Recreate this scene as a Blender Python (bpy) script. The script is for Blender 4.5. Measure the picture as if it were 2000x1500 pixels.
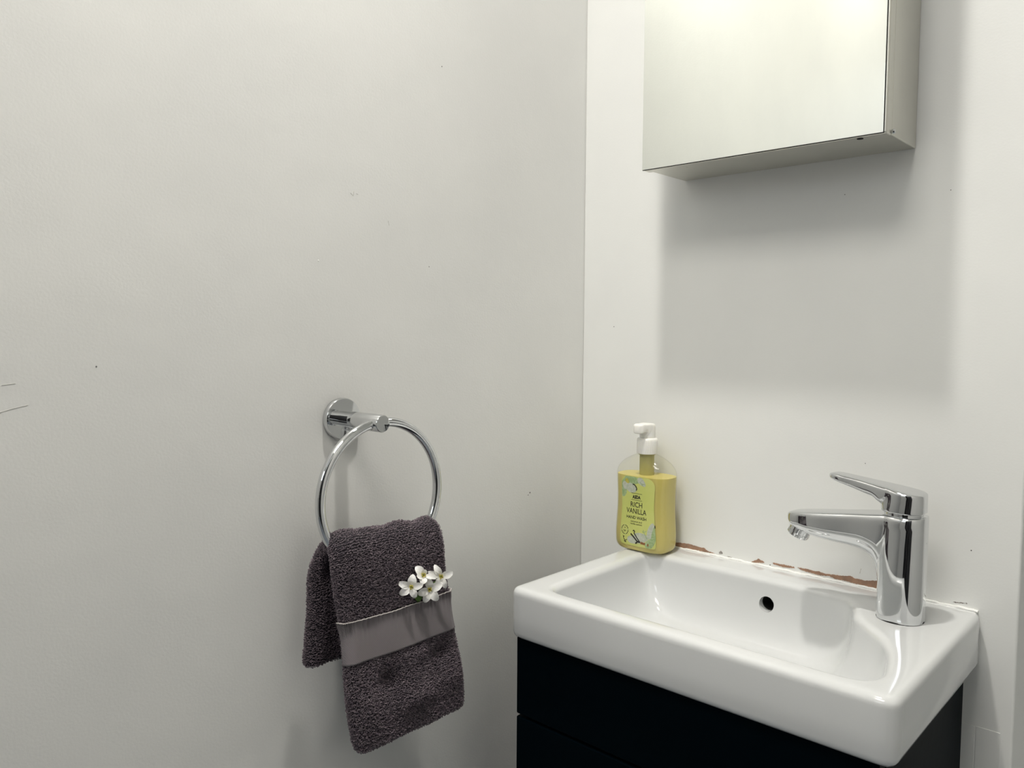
import bpy, math, random
import numpy as np
from mathutils import Vector, Matrix

for o in list(bpy.data.objects):
    bpy.data.objects.remove(o)
sc = bpy.context.scene
COL = sc.collection
PI = math.pi
rnd = random.Random(7)

# ------------------------------------------------------------------ camera
# world: x to the right along the basin wall, y towards that wall (wall face y = 0), z up, metres
cam_d = bpy.data.cameras.new('camera')
cam_d.sensor_width = 36.0
cam_d.lens = 27.867
cam_d.clip_start = 0.02
cam = bpy.data.objects.new('camera', cam_d)
COL.objects.link(cam)
R = Matrix(((0.73654386, -0.0475049, 0.67471952),
            (0.67636238, 0.04274762, -0.73532753),
            (0.00608901, 0.99795587, 0.06361603)))
cam.matrix_world = Matrix.Translation((0.7663, -1.0, 1.1585)) @ R.to_4x4()
sc.camera = cam

# ------------------------------------------------------------------ world, lamps, exposure
world = bpy.data.worlds.new('world')
sc.world = world
world.use_nodes = True
world.node_tree.nodes['Background'].inputs[0].default_value = (0.80, 0.86, 1.0, 1)
world.node_tree.nodes['Background'].inputs[1].default_value = 0.3


def area(name, loc, power, size, color, size_y=None, aim=None, spread=PI):
    d = bpy.data.lights.new(name, 'AREA')
    d.energy = power
    d.color = color
    d.spread = spread
    if size_y:
        d.shape = 'RECTANGLE'; d.size = size; d.size_y = size_y
    else:
        d.shape = 'DISK'; d.size = size
    o = bpy.data.objects.new(name, d)
    COL.objects.link(o)
    o.location = loc
    if aim:
        v = Vector(aim) - Vector(loc)
        o.rotation_euler = v.to_track_quat('-Z', 'Y').to_euler()
    return o


# ceiling downlight over the basin, an added soft panel further back, low rear light from a made-up window
area('downlight_lamp', (0.304, -0.479, 2.435), 4.4, 0.075, (1.0, 0.97, 0.90), spread=math.radians(110))
area('soft_fill_lamp', (0.50, -1.25, 2.430), 5.8, 0.50, (1.0, 0.975, 0.92), 0.50)
area('low_rear_lamp', (0.46, -2.66, 1.98), 2.4, 0.62, (0.90, 0.95, 1.0), 0.50, aim=(0.46, 0, 1.98))

sc.view_settings.view_transform = 'Standard'
sc.view_settings.look = 'None'
sc.view_settings.gamma = 1.0
sc.view_settings.use_curve_mapping = False
sc.view_settings.exposure = 0.45
sc.cycles.max_bounces = 12
sc.cycles.diffuse_bounces = 8
sc.cycles.glossy_bounces = 8
sc.cycles.transparent_max_bounces = 16
sc.cycles.sample_clamp_indirect = 6
sc.cycles.caustics_reflective = False
sc.cycles.caustics_refractive = False
sc.cycles.use_denoising = True


# ------------------------------------------------------------------ materials
def mat(name, color=(0.8, 0.8, 0.8), rough=0.5, metal=0.0, bump=None, mottled=None, spec=0.5, coat=0.0, sheen=0.0, sss=0.0):
    m = bpy.data.materials.new(name)
    m.use_nodes = True
    nt = m.node_tree
    b = nt.nodes['Principled BSDF']
    b.inputs['Base Color'].default_value = (*color, 1)
    b.inputs['Roughness'].default_value = rough
    b.inputs['Metallic'].default_value = metal
    b.inputs['Specular IOR Level'].default_value = spec
    b.inputs['Coat Weight'].default_value = coat
    b.inputs['Coat Roughness'].default_value = 0.05
    if sheen:
        b.inputs['Sheen Weight'].default_value = sheen
        b.inputs['Sheen Roughness'].default_value = 0.4
    if sss:
        b.inputs['Subsurface Weight'].default_value = sss
        b.inputs['Subsurface Radius'].default_value = (0.01, 0.008, 0.003)
        b.inputs['Subsurface Scale'].default_value = 1.0
    tc = nt.nodes.new('ShaderNodeTexCoord')
    if mottled:                         # (second colour, scale, contrast low, contrast high)
        c2, scl, lo, hi = mottled
        n = nt.nodes.new('ShaderNodeTexNoise')
        n.inputs['Scale'].default_value = scl
        n.inputs['Detail'].default_value = 5
        r = nt.nodes.new('ShaderNodeValToRGB')
        r.color_ramp.elements[0].position = lo
        r.color_ramp.elements[1].position = hi
        r.color_ramp.elements[0].color = (*color, 1)
        r.color_ramp.elements[1].color = (*c2, 1)
        nt.links.new(tc.outputs['Object'], n.inputs['Vector'])
        nt.links.new(n.outputs['Fac'], r.inputs['Fac'])
        nt.links.new(r.outputs['Color'], b.inputs['Base Color'])
    prev = None
    for (scl, dist, det) in (bump or []):
        n = nt.nodes.new('ShaderNodeTexNoise')
        n.inputs['Scale'].default_value = scl
        n.inputs['Detail'].default_value = det
        nt.links.new(tc.outputs['Object'], n.inputs['Vector'])
        bp = nt.nodes.new('ShaderNodeBump')
        bp.inputs['Strength'].default_value = 1.0
        bp.inputs['Distance'].default_value = dist
        nt.links.new(n.outputs['Fac'], bp.inputs['Height'])
        if prev:
            nt.links.new(prev.outputs['Normal'], bp.inputs['Normal'])
        prev = bp
    if prev:
        nt.links.new(prev.outputs['Normal'], b.inputs['Normal'])
    return m


M = {}
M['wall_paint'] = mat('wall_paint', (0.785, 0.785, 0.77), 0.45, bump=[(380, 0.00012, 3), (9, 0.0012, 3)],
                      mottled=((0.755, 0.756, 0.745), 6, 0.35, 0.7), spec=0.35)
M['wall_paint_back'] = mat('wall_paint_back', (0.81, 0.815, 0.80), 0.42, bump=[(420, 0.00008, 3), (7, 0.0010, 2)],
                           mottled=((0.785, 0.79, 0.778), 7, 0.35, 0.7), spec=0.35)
M['ceiling_paint'] = mat('ceiling_paint', (0.86, 0.86, 0.84), 0.7, bump=[(200, 0.0001, 2)])
M['floor_tile'] = mat('floor_tile', (0.22, 0.245, 0.28), 0.4, mottled=((0.27, 0.30, 0.34), 5, 0.3, 0.7))
M['plaster'] = mat('bare_plaster', (0.38, 0.225, 0.15), 0.9, bump=[(700, 0.0003, 3)], mottled=((0.27, 0.17, 0.12), 90, 0.4, 0.65))
M['grime'] = mat('grime', (0.16, 0.14, 0.13), 0.9, mottled=((0.4, 0.38, 0.36), 400, 0.4, 0.6))
M['nick'] = mat('nick', (0.12, 0.12, 0.12), 0.9, mottled=((0.2, 0.2, 0.2), 500, 0.4, 0.6))
M['scratch'] = mat('scratch', (0.50, 0.49, 0.46), 0.8, mottled=((0.66, 0.65, 0.6), 200, 0.4, 0.6))
M['sealant'] = mat('sealant', (0.88, 0.88, 0.86), 0.3, bump=[(120, 0.0003, 2)])
M['ceramic'] = mat('ceramic', (0.635, 0.645, 0.65), 0.10, spec=0.5, coat=0.35, bump=[(14, 0.00035, 1)])
M['lacquer'] = mat('lacquer', (0.0006, 0.0028, 0.0046), 0.35, spec=0.015, bump=[(60, 0.0001, 2)])
M['gap_dark'] = mat('gap_dark', (0.004, 0.004, 0.004), 0.8, mottled=((0.006, 0.006, 0.006), 80, 0.4, 0.6))
M['chrome'] = mat('chrome', (0.68, 0.69, 0.70), 0.035, 1.0, bump=[(25, 0.00004, 1)])
M['mesh_dark'] = mat('aerator_dark', (0.03, 0.03, 0.03), 0.5, 0.6, bump=[(900, 0.0003, 2)])
M['brushed_steel'] = mat('brushed_steel', (0.68, 0.67, 0.61), 0.33, 0.92, bump=[(60, 0.0002, 3)],
                         mottled=((0.60, 0.59, 0.54), 9, 0.45, 0.75))
M['mirror'] = mat('mirror_silver', (0.90, 0.92, 0.875), 0.012, 1.0)
M['towel_base'] = mat('towel_ground', (0.022, 0.018, 0.024), 0.95, bump=[(900, 0.0006, 2)],
                      mottled=((0.015, 0.012, 0.017), 60, 0.4, 0.65))
M['towel_loop'] = mat('towel_loop', (0.225, 0.180, 0.205), 0.9, mottled=((0.100, 0.078, 0.098), 260, 0.38, 0.62), sheen=0.3, spec=0.2)
M['thread'] = mat('hem_thread', (0.42, 0.39, 0.38), 0.85, bump=[(900, 0.0004, 2)])
M['petal'] = mat('petal', (0.88, 0.87, 0.83), 0.55, sss=0.15, bump=[(500, 0.0003, 2)], mottled=((0.84, 0.83, 0.74), 160, 0.5, 0.8))
M['pollen'] = mat('pollen', (0.62, 0.50, 0.10), 0.8, bump=[(1500, 0.0004, 2)], mottled=((0.35, 0.33, 0.06), 600, 0.4, 0.6))
M['pistil'] = mat('pistil', (0.16, 0.19, 0.03), 0.7, bump=[(1500, 0.0003, 2)])
M['stem'] = mat('stem', (0.06, 0.13, 0.02), 0.6, mottled=((0.09, 0.18, 0.03), 200, 0.4, 0.6))
M['pump'] = mat('pump_plastic', (0.84, 0.83, 0.79), 0.32, sss=0.1, bump=[(300, 0.00005, 2)])
M['soap'] = mat('soap', (0.60, 0.51, 0.16), 0.35, sss=0.15, mottled=((0.57, 0.50, 0.16), 20, 0.4, 0.7))
M['dip'] = mat('dip_housing', (0.40, 0.37, 0.13), 0.4, bump=[(200, 0.0002, 2)])
M['label'] = mat('label_paper', (0.53, 0.57, 0.16), 0.4, mottled=((0.57, 0.59, 0.19), 40, 0.4, 0.7))
M['ink'] = mat('ink', (0.025, 0.022, 0.018), 0.5, bump=[(400, 0.00002, 1)])
M['sage'] = mat('print_sage', (0.27, 0.38, 0.17), 0.45, mottled=((0.36, 0.46, 0.25), 300, 0.4, 0.6))
M['greyleaf'] = mat('print_grey', (0.42, 0.46, 0.36), 0.45, mottled=((0.50, 0.52, 0.44), 300, 0.4, 0.6))
M['olive'] = mat('print_olive', (0.42, 0.38, 0.05), 0.45, mottled=((0.5, 0.45, 0.1), 300, 0.4, 0.6))
M['rust'] = mat('print_rust', (0.22, 0.09, 0.03), 0.45, mottled=((0.3, 0.13, 0.05), 500, 0.4, 0.6))
M['added_door_paint'] = mat('added_door_paint', (0.018, 0.018, 0.02), 0.4, bump=[(40, 0.0002, 2)])  # near black, so the added doors reflect dark in the chrome
M['frame_paint'] = mat('frame_paint', (0.8, 0.8, 0.78), 0.35, bump=[(80, 0.0001, 2)])

# woven band: fine diagonal twill
m = mat('woven_band', (0.21, 0.185, 0.198), 0.85, sheen=0.2, spec=0.2)
nt = m.node_tree
b = nt.nodes['Principled BSDF']
tc = nt.nodes.new('ShaderNodeTexCoord')
mp = nt.nodes.new('ShaderNodeMapping')
mp.inputs['Rotation'].default_value = (math.radians(38), 0, 0)
wv = nt.nodes.new('ShaderNodeTexWave')
wv.bands_direction = 'Z'
wv.inputs['Scale'].default_value = 300
wv.inputs['Distortion'].default_value = 0.0
wv.inputs['Detail'].default_value = 2
wv.inputs['Detail Scale'].default_value = 3
bp = nt.nodes.new('ShaderNodeBump')
bp.inputs['Distance'].default_value = 0.0003
mx = nt.nodes.new('ShaderNodeMix'); mx.data_type = 'RGBA'
mx.inputs[6].default_value = (0.155, 0.138, 0.152, 1)
mx.inputs[7].default_value = (0.245, 0.22, 0.23, 1)
nt.links.new(tc.outputs['Object'], mp.inputs['Vector'])
nt.links.new(mp.outputs['Vector'], wv.inputs['Vector'])
nt.links.new(wv.outputs['Fac'], bp.inputs['Height'])
nt.links.new(bp.outputs['Normal'], b.inputs['Normal'])
nt.links.new(wv.outputs['Fac'], mx.inputs[0])
nt.links.new(mx.outputs[2], b.inputs['Base Color'])
M['band'] = m

# clear thin plastic of the bottle wall
m = bpy.data.materials.new('clear_plastic')
m.use_nodes = True
nt = m.node_tree
for n in list(nt.nodes):
    nt.nodes.remove(n)
out = nt.nodes.new('ShaderNodeOutputMaterial')
tr = nt.nodes.new('ShaderNodeBsdfTransparent'); tr.inputs[0].default_value = (0.985, 0.985, 0.955, 1)
gl = nt.nodes.new('ShaderNodeBsdfGlossy'); gl.inputs['Roughness'].default_value = 0.06
lw = nt.nodes.new('ShaderNodeLayerWeight'); lw.inputs['Blend'].default_value = 0.5
pw = nt.nodes.new('ShaderNodeMath'); pw.operation = 'POWER'; pw.inputs[1].default_value = 4.0
fr = nt.nodes.new('ShaderNodeMath'); fr.operation = 'MULTIPLY_ADD'; fr.inputs[1].default_value = 0.45; fr.inputs[2].default_value = 0.045
nt.links.new(lw.outputs['Facing'], pw.inputs[0])
nt.links.new(pw.outputs[0], fr.inputs[0])
nz = nt.nodes.new('ShaderNodeTexNoise'); nz.inputs['Scale'].default_value = 40
bp = nt.nodes.new('ShaderNodeBump'); bp.inputs['Distance'].default_value = 0.0001
ms = nt.nodes.new('ShaderNodeMixShader')
nt.links.new(nz.outputs['Fac'], bp.inputs['Height'])
nt.links.new(bp.outputs['Normal'], gl.inputs['Normal'])
nt.links.new(fr.outputs[0], ms.inputs[0])
nt.links.new(tr.outputs[0], ms.inputs[1])
nt.links.new(gl.outputs[0], ms.inputs[2])
nt.links.new(ms.outputs[0], out.inputs[0])
M['clear'] = m

m = bpy.data.materials.new('lamp_lens')
m.use_nodes = True
b = m.node_tree.nodes['Principled BSDF']
b.inputs['Base Color'].default_value = (0.9, 0.88, 0.8, 1)
b.inputs['Emission Color'].default_value = (1, 0.93, 0.8, 1)
b.inputs['Emission Strength'].default_value = 4
M['lens'] = m


# ------------------------------------------------------------------ mesh helpers
class MB:
    """collects pieces of geometry for one mesh object"""
    def __init__(s):
        s.v = []; s.f = []

    def add(s, verts, faces):
        k = len(s.v)
        s.v.extend([tuple(float(c) for c in p) for p in verts])
        s.f.extend([tuple(int(i) + k for i in f) for f in faces])
        return s

    def loft(s, loops, cap0=True, cap1=True):
        n = len(loops[0])
        vs = [p for L in loops for p in L]
        fs = []
        for i in range(len(loops) - 1):
            for j in range(n):
                a = i * n + j; b_ = i * n + (j + 1) % n
                fs.append((a, b_, b_ + n, a + n))
        if cap0:
            fs.append(tuple(range(n - 1, -1, -1)))
        if cap1:
            k = (len(loops) - 1) * n
            fs.append(tuple(range(k, k + n)))
        return s.add(vs, fs)

    def box(s, x0, x1, y0, y1, z0, z1):
        return s.add([(x0, y0, z0), (x1, y0, z0), (x1, y1, z0), (x0, y1, z0), (x0, y0, z1), (x1, y0, z1), (x1, y1, z1), (x0, y1, z1)],
                     [(3, 2, 1, 0), (4, 5, 6, 7), (0, 1, 5, 4), (1, 2, 6, 5), (2, 3, 7, 6), (3, 0, 4, 7)])

    def tube(s, pts, r, n=12, closed=False, r_end=None):
        pts = [Vector(p) for p in pts]
        N = len(pts)
        loops = []
        up = None
        for i in range(N):
            a = pts[i - 1] if (i > 0 or closed) else pts[i]
            c = pts[(i + 1) % N] if (i < N - 1 or closed) else pts[i]
            t = (c - a).normalized()
            if up is None:
                up = t.orthogonal().normalized()
            up = (up - t * up.dot(t)).normalized()
            sd = t.cross(up)
            rr = r if r_end is None else r + (r_end - r) * i / (N - 1)
            loops.append([tuple(pts[i] + up * math.cos(q) * rr + sd * math.sin(q) * rr) for q in [2 * PI * k / n for k in range(n)]])
        if closed:
            vs = [p for L in loops for p in L]; fs = []
            for i in range(N):
                for j in range(n):
                    a = i * n + j; b_ = i * n + (j + 1) % n; k = ((i + 1) % N) * n
                    fs.append((a, b_, k + (j + 1) % n, k + j))
            return s.add(vs, fs)
        return s.loft(loops)

    def lathe(s, prof, c=(0, 0, 0), n=48, axis=None):
        """prof: (radius, height) pairs along axis"""
        ax = Vector(axis or (0, 0, 1)).normalized()
        u = ax.orthogonal().normalized(); w = ax.cross(u)
        c = Vector(c)
        loops = [[tuple(c + ax * h + (u * math.cos(q) + w * math.sin(q)) * r) for q in [2 * PI * k / n for k in range(n)]] for r, h in prof]
        return s.loft(loops)

    def build(s, name, material, parent=None, smooth=True, bevel=0.0, seg=3, angle=40):
        me = bpy.data.meshes.new(name)
        me.from_pydata(s.v, [], s.f)
        me.validate()
        me.update()
        return put(name, me, material, parent, smooth, bevel, seg, angle)


def put(name, me, material, parent=None, smooth=True, bevel=0.0, seg=3, angle=40):
    import bmesh
    bm = bmesh.new(); bm.from_mesh(me)
    bmesh.ops.recalc_face_normals(bm, faces=bm.faces)
    bm.to_mesh(me); bm.free()
    if smooth:
        me.shade_smooth()
        me.set_sharp_from_angle(angle=math.radians(angle))
    o = bpy.data.objects.new(name, me)
    COL.objects.link(o)
    me.materials.append(material)
    if parent:
        o.parent = parent
        o.matrix_parent_inverse = Matrix.Translation(-parent.location) if parent.parent is None else Matrix.Translation(-parent.location)
    if bevel:
        md = o.modifiers.new('bevel', 'BEVEL')
        md.width = bevel; md.segments = seg; md.limit_method = 'ANGLE'; md.angle_limit = math.radians(35)
        md.harden_normals = True
    return o


def thing(name, loc, label, cat, group=None):
    o = bpy.data.objects.new(name, None)
    o.empty_display_size = 0.03
    COL.objects.link(o)
    o.location = loc
    o['label'] = label; o['category'] = cat
    if group:
        o['group'] = group
    bpy.context.view_layer.update()
    return o


def structure(o):
    o['kind'] = 'structure'
    return o


def catmull(P, t):
    """P: (n, k) nodes, t in [0, n-1] -> smooth interpolation"""
    P = np.asarray(P, float)
    t = np.clip(np.asarray(t, float), 0, len(P) - 1 - 1e-9)
    i = np.floor(t).astype(int); f = (t - i)[..., None]
    g = lambda k: P[np.clip(k, 0, len(P) - 1)]
    p0, p1, p2, p3 = g(i - 1), g(i), g(i + 1), g(i + 2)
    return 0.5 * (2 * p1 + (p2 - p0) * f + (2 * p0 - 5 * p1 + 4 * p2 - p3) * f ** 2 + (3 * p1 - p0 - 3 * p2 + p3) * f ** 3)


def sgnpow(v, e):
    return math.copysign(abs(v) ** e, v)


# ------------------------------------------------------------------ room shell
YR = -2.70       # rear wall
XR = 1.30        # right wall
structure(MB().box(-0.10, 0.0, YR - 0.1, 0.10, 0, 2.45).build('wall_left', M['wall_paint'], smooth=False))
wall_back = structure(MB().box(0.0, 0.602, 0.0, 0.60, 0, 2.45).build('wall_back', M['wall_paint_back'], bevel=0.003))
structure(MB().box(0.602, XR, 0.60, 0.70, 0, 2.45).build('wall_far', M['wall_paint_back'], smooth=False))
structure(MB().box(XR, XR + 0.1, YR, 0.70, 0, 2.45).build('wall_right', M['wall_paint'], smooth=False))
rear = MB()
rear.box(0.0, 0.14, YR - 0.1, YR, 0, 2.45)
rear.box(0.14, 0.78, YR - 0.1, YR, 0, 1.72)
rear.box(0.14, 0.78, YR - 0.1, YR, 2.24, 2.45)
rear.box(0.78, XR, YR - 0.1, YR, 0, 2.45)
structure(rear.build('wall_rear', M['wall_paint'], smooth=False))
structure(MB().box(-0.1, XR + 0.1, YR - 0.1, 0.70, -0.05, 0).build('floor', M['floor_tile'], smooth=False))
structure(MB().box(-0.1, XR + 0.1, YR - 0.1, 0.70, 2.45, 2.50).build('ceiling', M['ceiling_paint'], smooth=False))
# made-up rear window, frame and frosted pane; dark doors added for chrome to reflect
win = structure(MB().box(0.14, 0.78, YR - 0.08, YR - 0.05, 1.72, 2.24).build('added_window_1', M['frame_paint'], smooth=False))
fr_ = MB()
for bx in ((0.14, 0.17, 1.72, 2.24), (0.75, 0.78, 1.72, 2.24), (0.17, 0.75, 1.72, 1.75), (0.17, 0.75, 2.21, 2.24)):
    fr_.box(bx[0], bx[1], YR - 0.05, YR - 0.01, bx[2], bx[3])
fr_.build('added_window_frame', M['frame_paint'], win, smooth=False)
for k, (y0, y1, yh) in enumerate(((-2.62, -1.84, -1.90), (-1.83, -1.05, -1.77))):  # unseen dark leaves, added to give the chrome black bands
    door = structure(MB().box(XR - 0.03, XR, y0, y1, 0.0, 2.0).build('added_door_%d' % (k + 2), M['added_door_paint'], bevel=0.002))
    MB().lathe([(0.004, 0), (0.009, 0.004), (0.009, 0.03), (0.022, 0.036), (0.026, 0.05), (0.018, 0.062), (0.002, 0.065)],
               (XR - 0.03, yh, 1.0), 24, (-1, 0, 0)).build('added_door_handle', M['chrome'], door)
door = structure(MB().box(0.84, 1.26, YR, YR + 0.03, 0.0, 2.0).build('added_door_1', M['added_door_paint'], bevel=0.002))  # added out of view for its dark reflection in the tap
MB().lathe([(0.004, 0), (0.009, 0.004), (0.009, 0.03), (0.022, 0.036), (0.026, 0.05), (0.018, 0.062), (0.002, 0.065)],
           (0.88, YR + 0.03, 1.0), 24, (0, 1, 0)).build('added_door_handle', M['chrome'], door)

# recessed ceiling downlight and a made-up square panel added for soft overhead light
x, y = 0.304, -0.479
t = thing('downlight', (x, y, 2.45), 'small round recessed ceiling downlight directly above the towel ring and basin', 'light')
MB().lathe([(0.040, 0.0), (0.052, 0.0), (0.052, -0.003), (0.048, -0.006), (0.040, -0.006), (0.038, -0.003)], (x, y, 2.45), 40).build('bezel', M['chrome'], t)
MB().lathe([(0.0385, -0.001), (0.0385, -0.0035), (0.001, -0.0045)], (x, y, 2.45), 40).build('lens', M['lens'], t)
t = thing('added_ceiling_panel', (0.50, -1.25, 2.45), 'unseen square ceiling panel added for soft overhead light, behind the downlight', 'light')
pf = MB()
for q in ((0.20, 0.80, -1.55, -1.53), (0.20, 0.80, -0.97, -0.95), (0.20, 0.22, -1.53, -0.97), (0.78, 0.80, -1.53, -0.97)):
    pf.box(q[0], q[1], q[2], q[3], 2.432, 2.4495)
pf.build('added_panel_frame', M['frame_paint'], t, smooth=False)
MB().box(0.22, 0.78, -1.53, -0.97, 2.436, 2.442).build('added_diffuser', M['lens'], t, smooth=False)


# --- wear and marks on the basin wall (parts of the wall)
def ragged(outline, jitter, step=0.0012):
    pts = []
    n = len(outline)
    for i in range(n):
        a = Vector(outline[i]); b_ = Vector(outline[(i + 1) % n])
        k = max(1, int((b_ - a).length / step))
        for j in range(k):
            p = a.lerp(b_, j / k)
            pts.append((p.x + rnd.uniform(-jitter, jitter), p.y + rnd.uniform(-jitter, jitter)))
    return pts


def wall_patch(name, outline, material, y=0.0, t=0.0005, jitter=0.0004):
    pts = ragged(outline, jitter)
    n = len(pts)
    vs = [(p[0], y - t, p[1]) for p in pts] + [(p[0], y + 0.0002, p[1]) for p in pts]
    fs = [tuple(range(n))] + [(i, (i + 1) % n, (i + 1) % n + n, i + n) for i in range(n)]
    return MB().add(vs, fs).build(name, material, wall_back, smooth=False)


PEEL = [
    [(0.172, 0.8555), (0.1794, 0.8572), (0.1953, 0.8583), (0.2020, 0.8577), (0.2077, 0.8572), (0.2159, 0.8563), (0.2205, 0.8570), (0.2239, 0.8550), (0.2272, 0.8533), (0.2375, 0.8524), (0.2280, 0.8518), (0.2119, 0.8518), (0.1955, 0.8505), (0.172, 0.8495)],
    [(0.2430, 0.8556), (0.2461, 0.8576), (0.2492, 0.8554), (0.2477, 0.8535), (0.2438, 0.8535)],
    [(0.2911, 0.8508), (0.2976, 0.8549), (0.3019, 0.8579), (0.3050, 0.8560), (0.3077, 0.8562), (0.3100, 0.8539), (0.3035, 0.8525)],
    [(0.3213, 0.8562), (0.3291, 0.8566), (0.3506, 0.8567), (0.3514, 0.8548), (0.3362, 0.8536), (0.3235, 0.8542)],
    [(0.3554, 0.8570), (0.3622, 0.8571), (0.3702, 0.8574), (0.3760, 0.8568), (0.3834, 0.8575), (0.3913, 0.8559), (0.3997, 0.8570), (0.4155, 0.8584), (0.4223, 0.8605), (0.4267, 0.8582), (0.4402, 0.8579), (0.4533, 0.8608), (0.4700, 0.8600), (0.4750, 0.8520), (0.4464, 0.8513), (0.4343, 0.8515), (0.4157, 0.8526), (0.4030, 0.8524), (0.3965, 0.8543), (0.3868, 0.8529), (0.3737, 0.8534), (0.3603, 0.8545)],
]
for k, p in enumerate(PEEL):
    o = wall_patch('bare_plaster', p, M['grime'] if k == 1 else M['plaster'])
wall_patch('scuff_mark', [(0.5370, 0.8546), (0.5445, 0.8556), (0.5522, 0.8566), (0.5520, 0.8548), (0.5500, 0.8553), (0.5440, 0.8546), (0.5410, 0.8538)], M['grime'], t=0.0002, jitter=0.0005)
wall_patch('scuff_mark', [(0.2560, 0.8525), (0.2620, 0.8518), (0.2640, 0.8512), (0.2580, 0.8512)], M['grime'], t=0.0002, jitter=0.0003)
wall_patch('scuff_mark', [(0.4330, 0.8660), (0.4342, 0.8715), (0.4350, 0.8722), (0.4340, 0.8655)], M['scratch'], t=0.0002, jitter=0.0002)
for (x, z, r) in ((0.0594, 1.1698, 0.0008), (0.5535, 0.9174, 0.0008), (0.4003, 1.3309, 0.0006), (0.5176, 1.3228, 0.0006), (0.4354, 1.0027, 0.0006), (0.4540, 0.8640, 0.0007), (0.318, 0.8525, 0.0008)):
    MB().lathe([(r, 0.0001), (r * 0.7, 0.0003), (r * 0.2, 0.0003)], (x, 0, z), 8, (0, -1, 0)).build('nick', M['nick'], wall_back)
# silicone bead between basin and wall
bead = []
for i in range(90):
    x = 0.124 + i * (0.5630 - 0.124) / 89
    z = 0.8497 + 0.0004 * math.sin(i * 0.9) + 0.0004 * math.sin(i * 2.3)
    bead.append((x, -0.0012, z))
MB().tube(bead, 0.0017, 8).build('sealant', M['sealant'], wall_back)
# faint low panel behind the cabinet, its top edge and side joint show right of the cabinet
structure(MB().box(0.40, 0.5650, -0.0008, 0.0, 0.30, 0.7173).build('trim_1', M['wall_paint_back'], bevel=0.0003, seg=2))
structure(MB().box(0.5658, 0.5900, -0.0008, 0.0, 0.30, 0.7178).build('trim_2', M['wall_paint_back'], bevel=0.0008, seg=2))
wall_left = bpy.data.objects['wall_left']
for (y, z, r, bright) in ((-0.3007, 1.4973, .0008, 0), (-0.4872, 1.2387, .0009, 1), (-0.7247, 1.1261, .0008, 0), (-0.1241, 0.9231, .0012, 0), (-0.3225, 1.2427, .0006, 0), (-0.128, 0.920, 0.0008, 0)):
    MB().lathe([(r, 0.0001), (r * 0.7, 0.0004), (r * 0.2, 0.0004)], (0, y, z), 8, (1, 0, 0)).build('nick', M['sealant'] if bright else M['nick'], wall_left)
for pts in ([(-0.806, 1.0885), (-0.795, 1.0915), (-0.781, 1.0945)], [(-0.4430, 1.3195), (-0.4391, 1.3165), (-0.4385, 1.3215)], [(-0.4345, 1.3200), (-0.4325, 1.3192)],
            [(-0.3880, 1.2935), (-0.3867, 1.2880)], [(-0.80, 1.1125), (-0.79, 1.1135)]):
    MB().tube([(0.0001, a, c) for a, c in pts], 0.00016, 5).build('scratch', M['scratch'], wall_left)


# ------------------------------------------------------------------ wash basin
def rrect(x0, x1, y0, y1, r, z, k=14):
    L = []
    for cx, cy, a0 in ((x1 - r, y1 - r, 0), (x0 + r, y1 - r, PI / 2), (x0 + r, y0 + r, PI), (x1 - r, y0 + r, 1.5 * PI)):
        for i in range(k + 1):
            a = a0 + PI / 2 * i / k
            L.append((cx + r * math.cos(a), cy + r * math.sin(a)))
    return L


CX, CY = 0.335, -0.165
NB = 288


def polar(poly, n=NB, c=(CX, CY)):
    """resample a star-shaped closed outline at even angles round c"""
    P = np.array(poly) - np.array(c)
    Q = np.roll(P, -1, axis=0)
    res = []
    for i in range(n):
        a = 2 * PI * i / n
        d = np.array([math.cos(a), math.sin(a)])
        E = Q - P
        den = d[0] * E[:, 1] - d[1] * E[:, 0]
        den = np.where(abs(den) < 1e-12, 1e-12, den)
        t = (P[:, 0] * E[:, 1] - P[:, 1] * E[:, 0]) / den
        s = (P[:, 0] * d[1] - P[:, 1] * d[0]) / den
        ok = (t > 0) & (s >= -1e-6) & (s <= 1 + 1e-6)
        tt = t[ok].max() if ok.any() else 0.1
        res.append((c[0] + d[0] * tt, c[1] + d[1] * tt))
    return np.array(res)


def smooth_closed(P, it):
    P = np.array(P)
    for _ in range(it):
        P = 0.25 * np.roll(P, 1, 0) + 0.5 * P + 0.25 * np.roll(P, -1, 0)
    return P


op_nodes = [(0.159, -0.22), (0.1575, -0.10), (0.1565, -0.070), (0.158, -0.056), (0.166, -0.049), (0.185, -0.048), (0.25, -0.0485), (0.33, -0.049), (0.39, -0.049), (0.425, -0.051), (0.445, -0.060),
            (0.456, -0.078), (0.467, -0.106), (0.490, -0.134), (0.511, -0.156), (0.527, -0.188), (0.5385, -0.230), (0.541, -0.252), (0.536, -0.268), (0.522, -0.2765),
            (0.45, -0.2775), (0.33, -0.2775), (0.22, -0.2775), (0.178, -0.2770), (0.166, -0.2735), (0.161, -0.266), (0.1598, -0.250)]
n_ = len(op_nodes)
tt = np.linspace(0, n_, 600, endpoint=False)
ext = np.array(op_nodes[-2:] + op_nodes + op_nodes[:3])
opening = catmull(ext, tt + 2)
opening = smooth_closed(polar(opening), 7)
floor_poly = polar(rrect(0.205, 0.425, -0.245, -0.088, 0.04, 0))
floor_poly = smooth_closed(floor_poly, 6)


def offset(P, d):
    """move outline P inwards (d > 0) along its normals, outline runs counter-clockwise"""
    T = np.roll(P, -1, 0) - np.roll(P, 1, 0)
    T /= np.linalg.norm(T, axis=1)[:, None]
    N = np.stack([-T[:, 1], T[:, 0]], 1)
    return P + N * d


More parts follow.
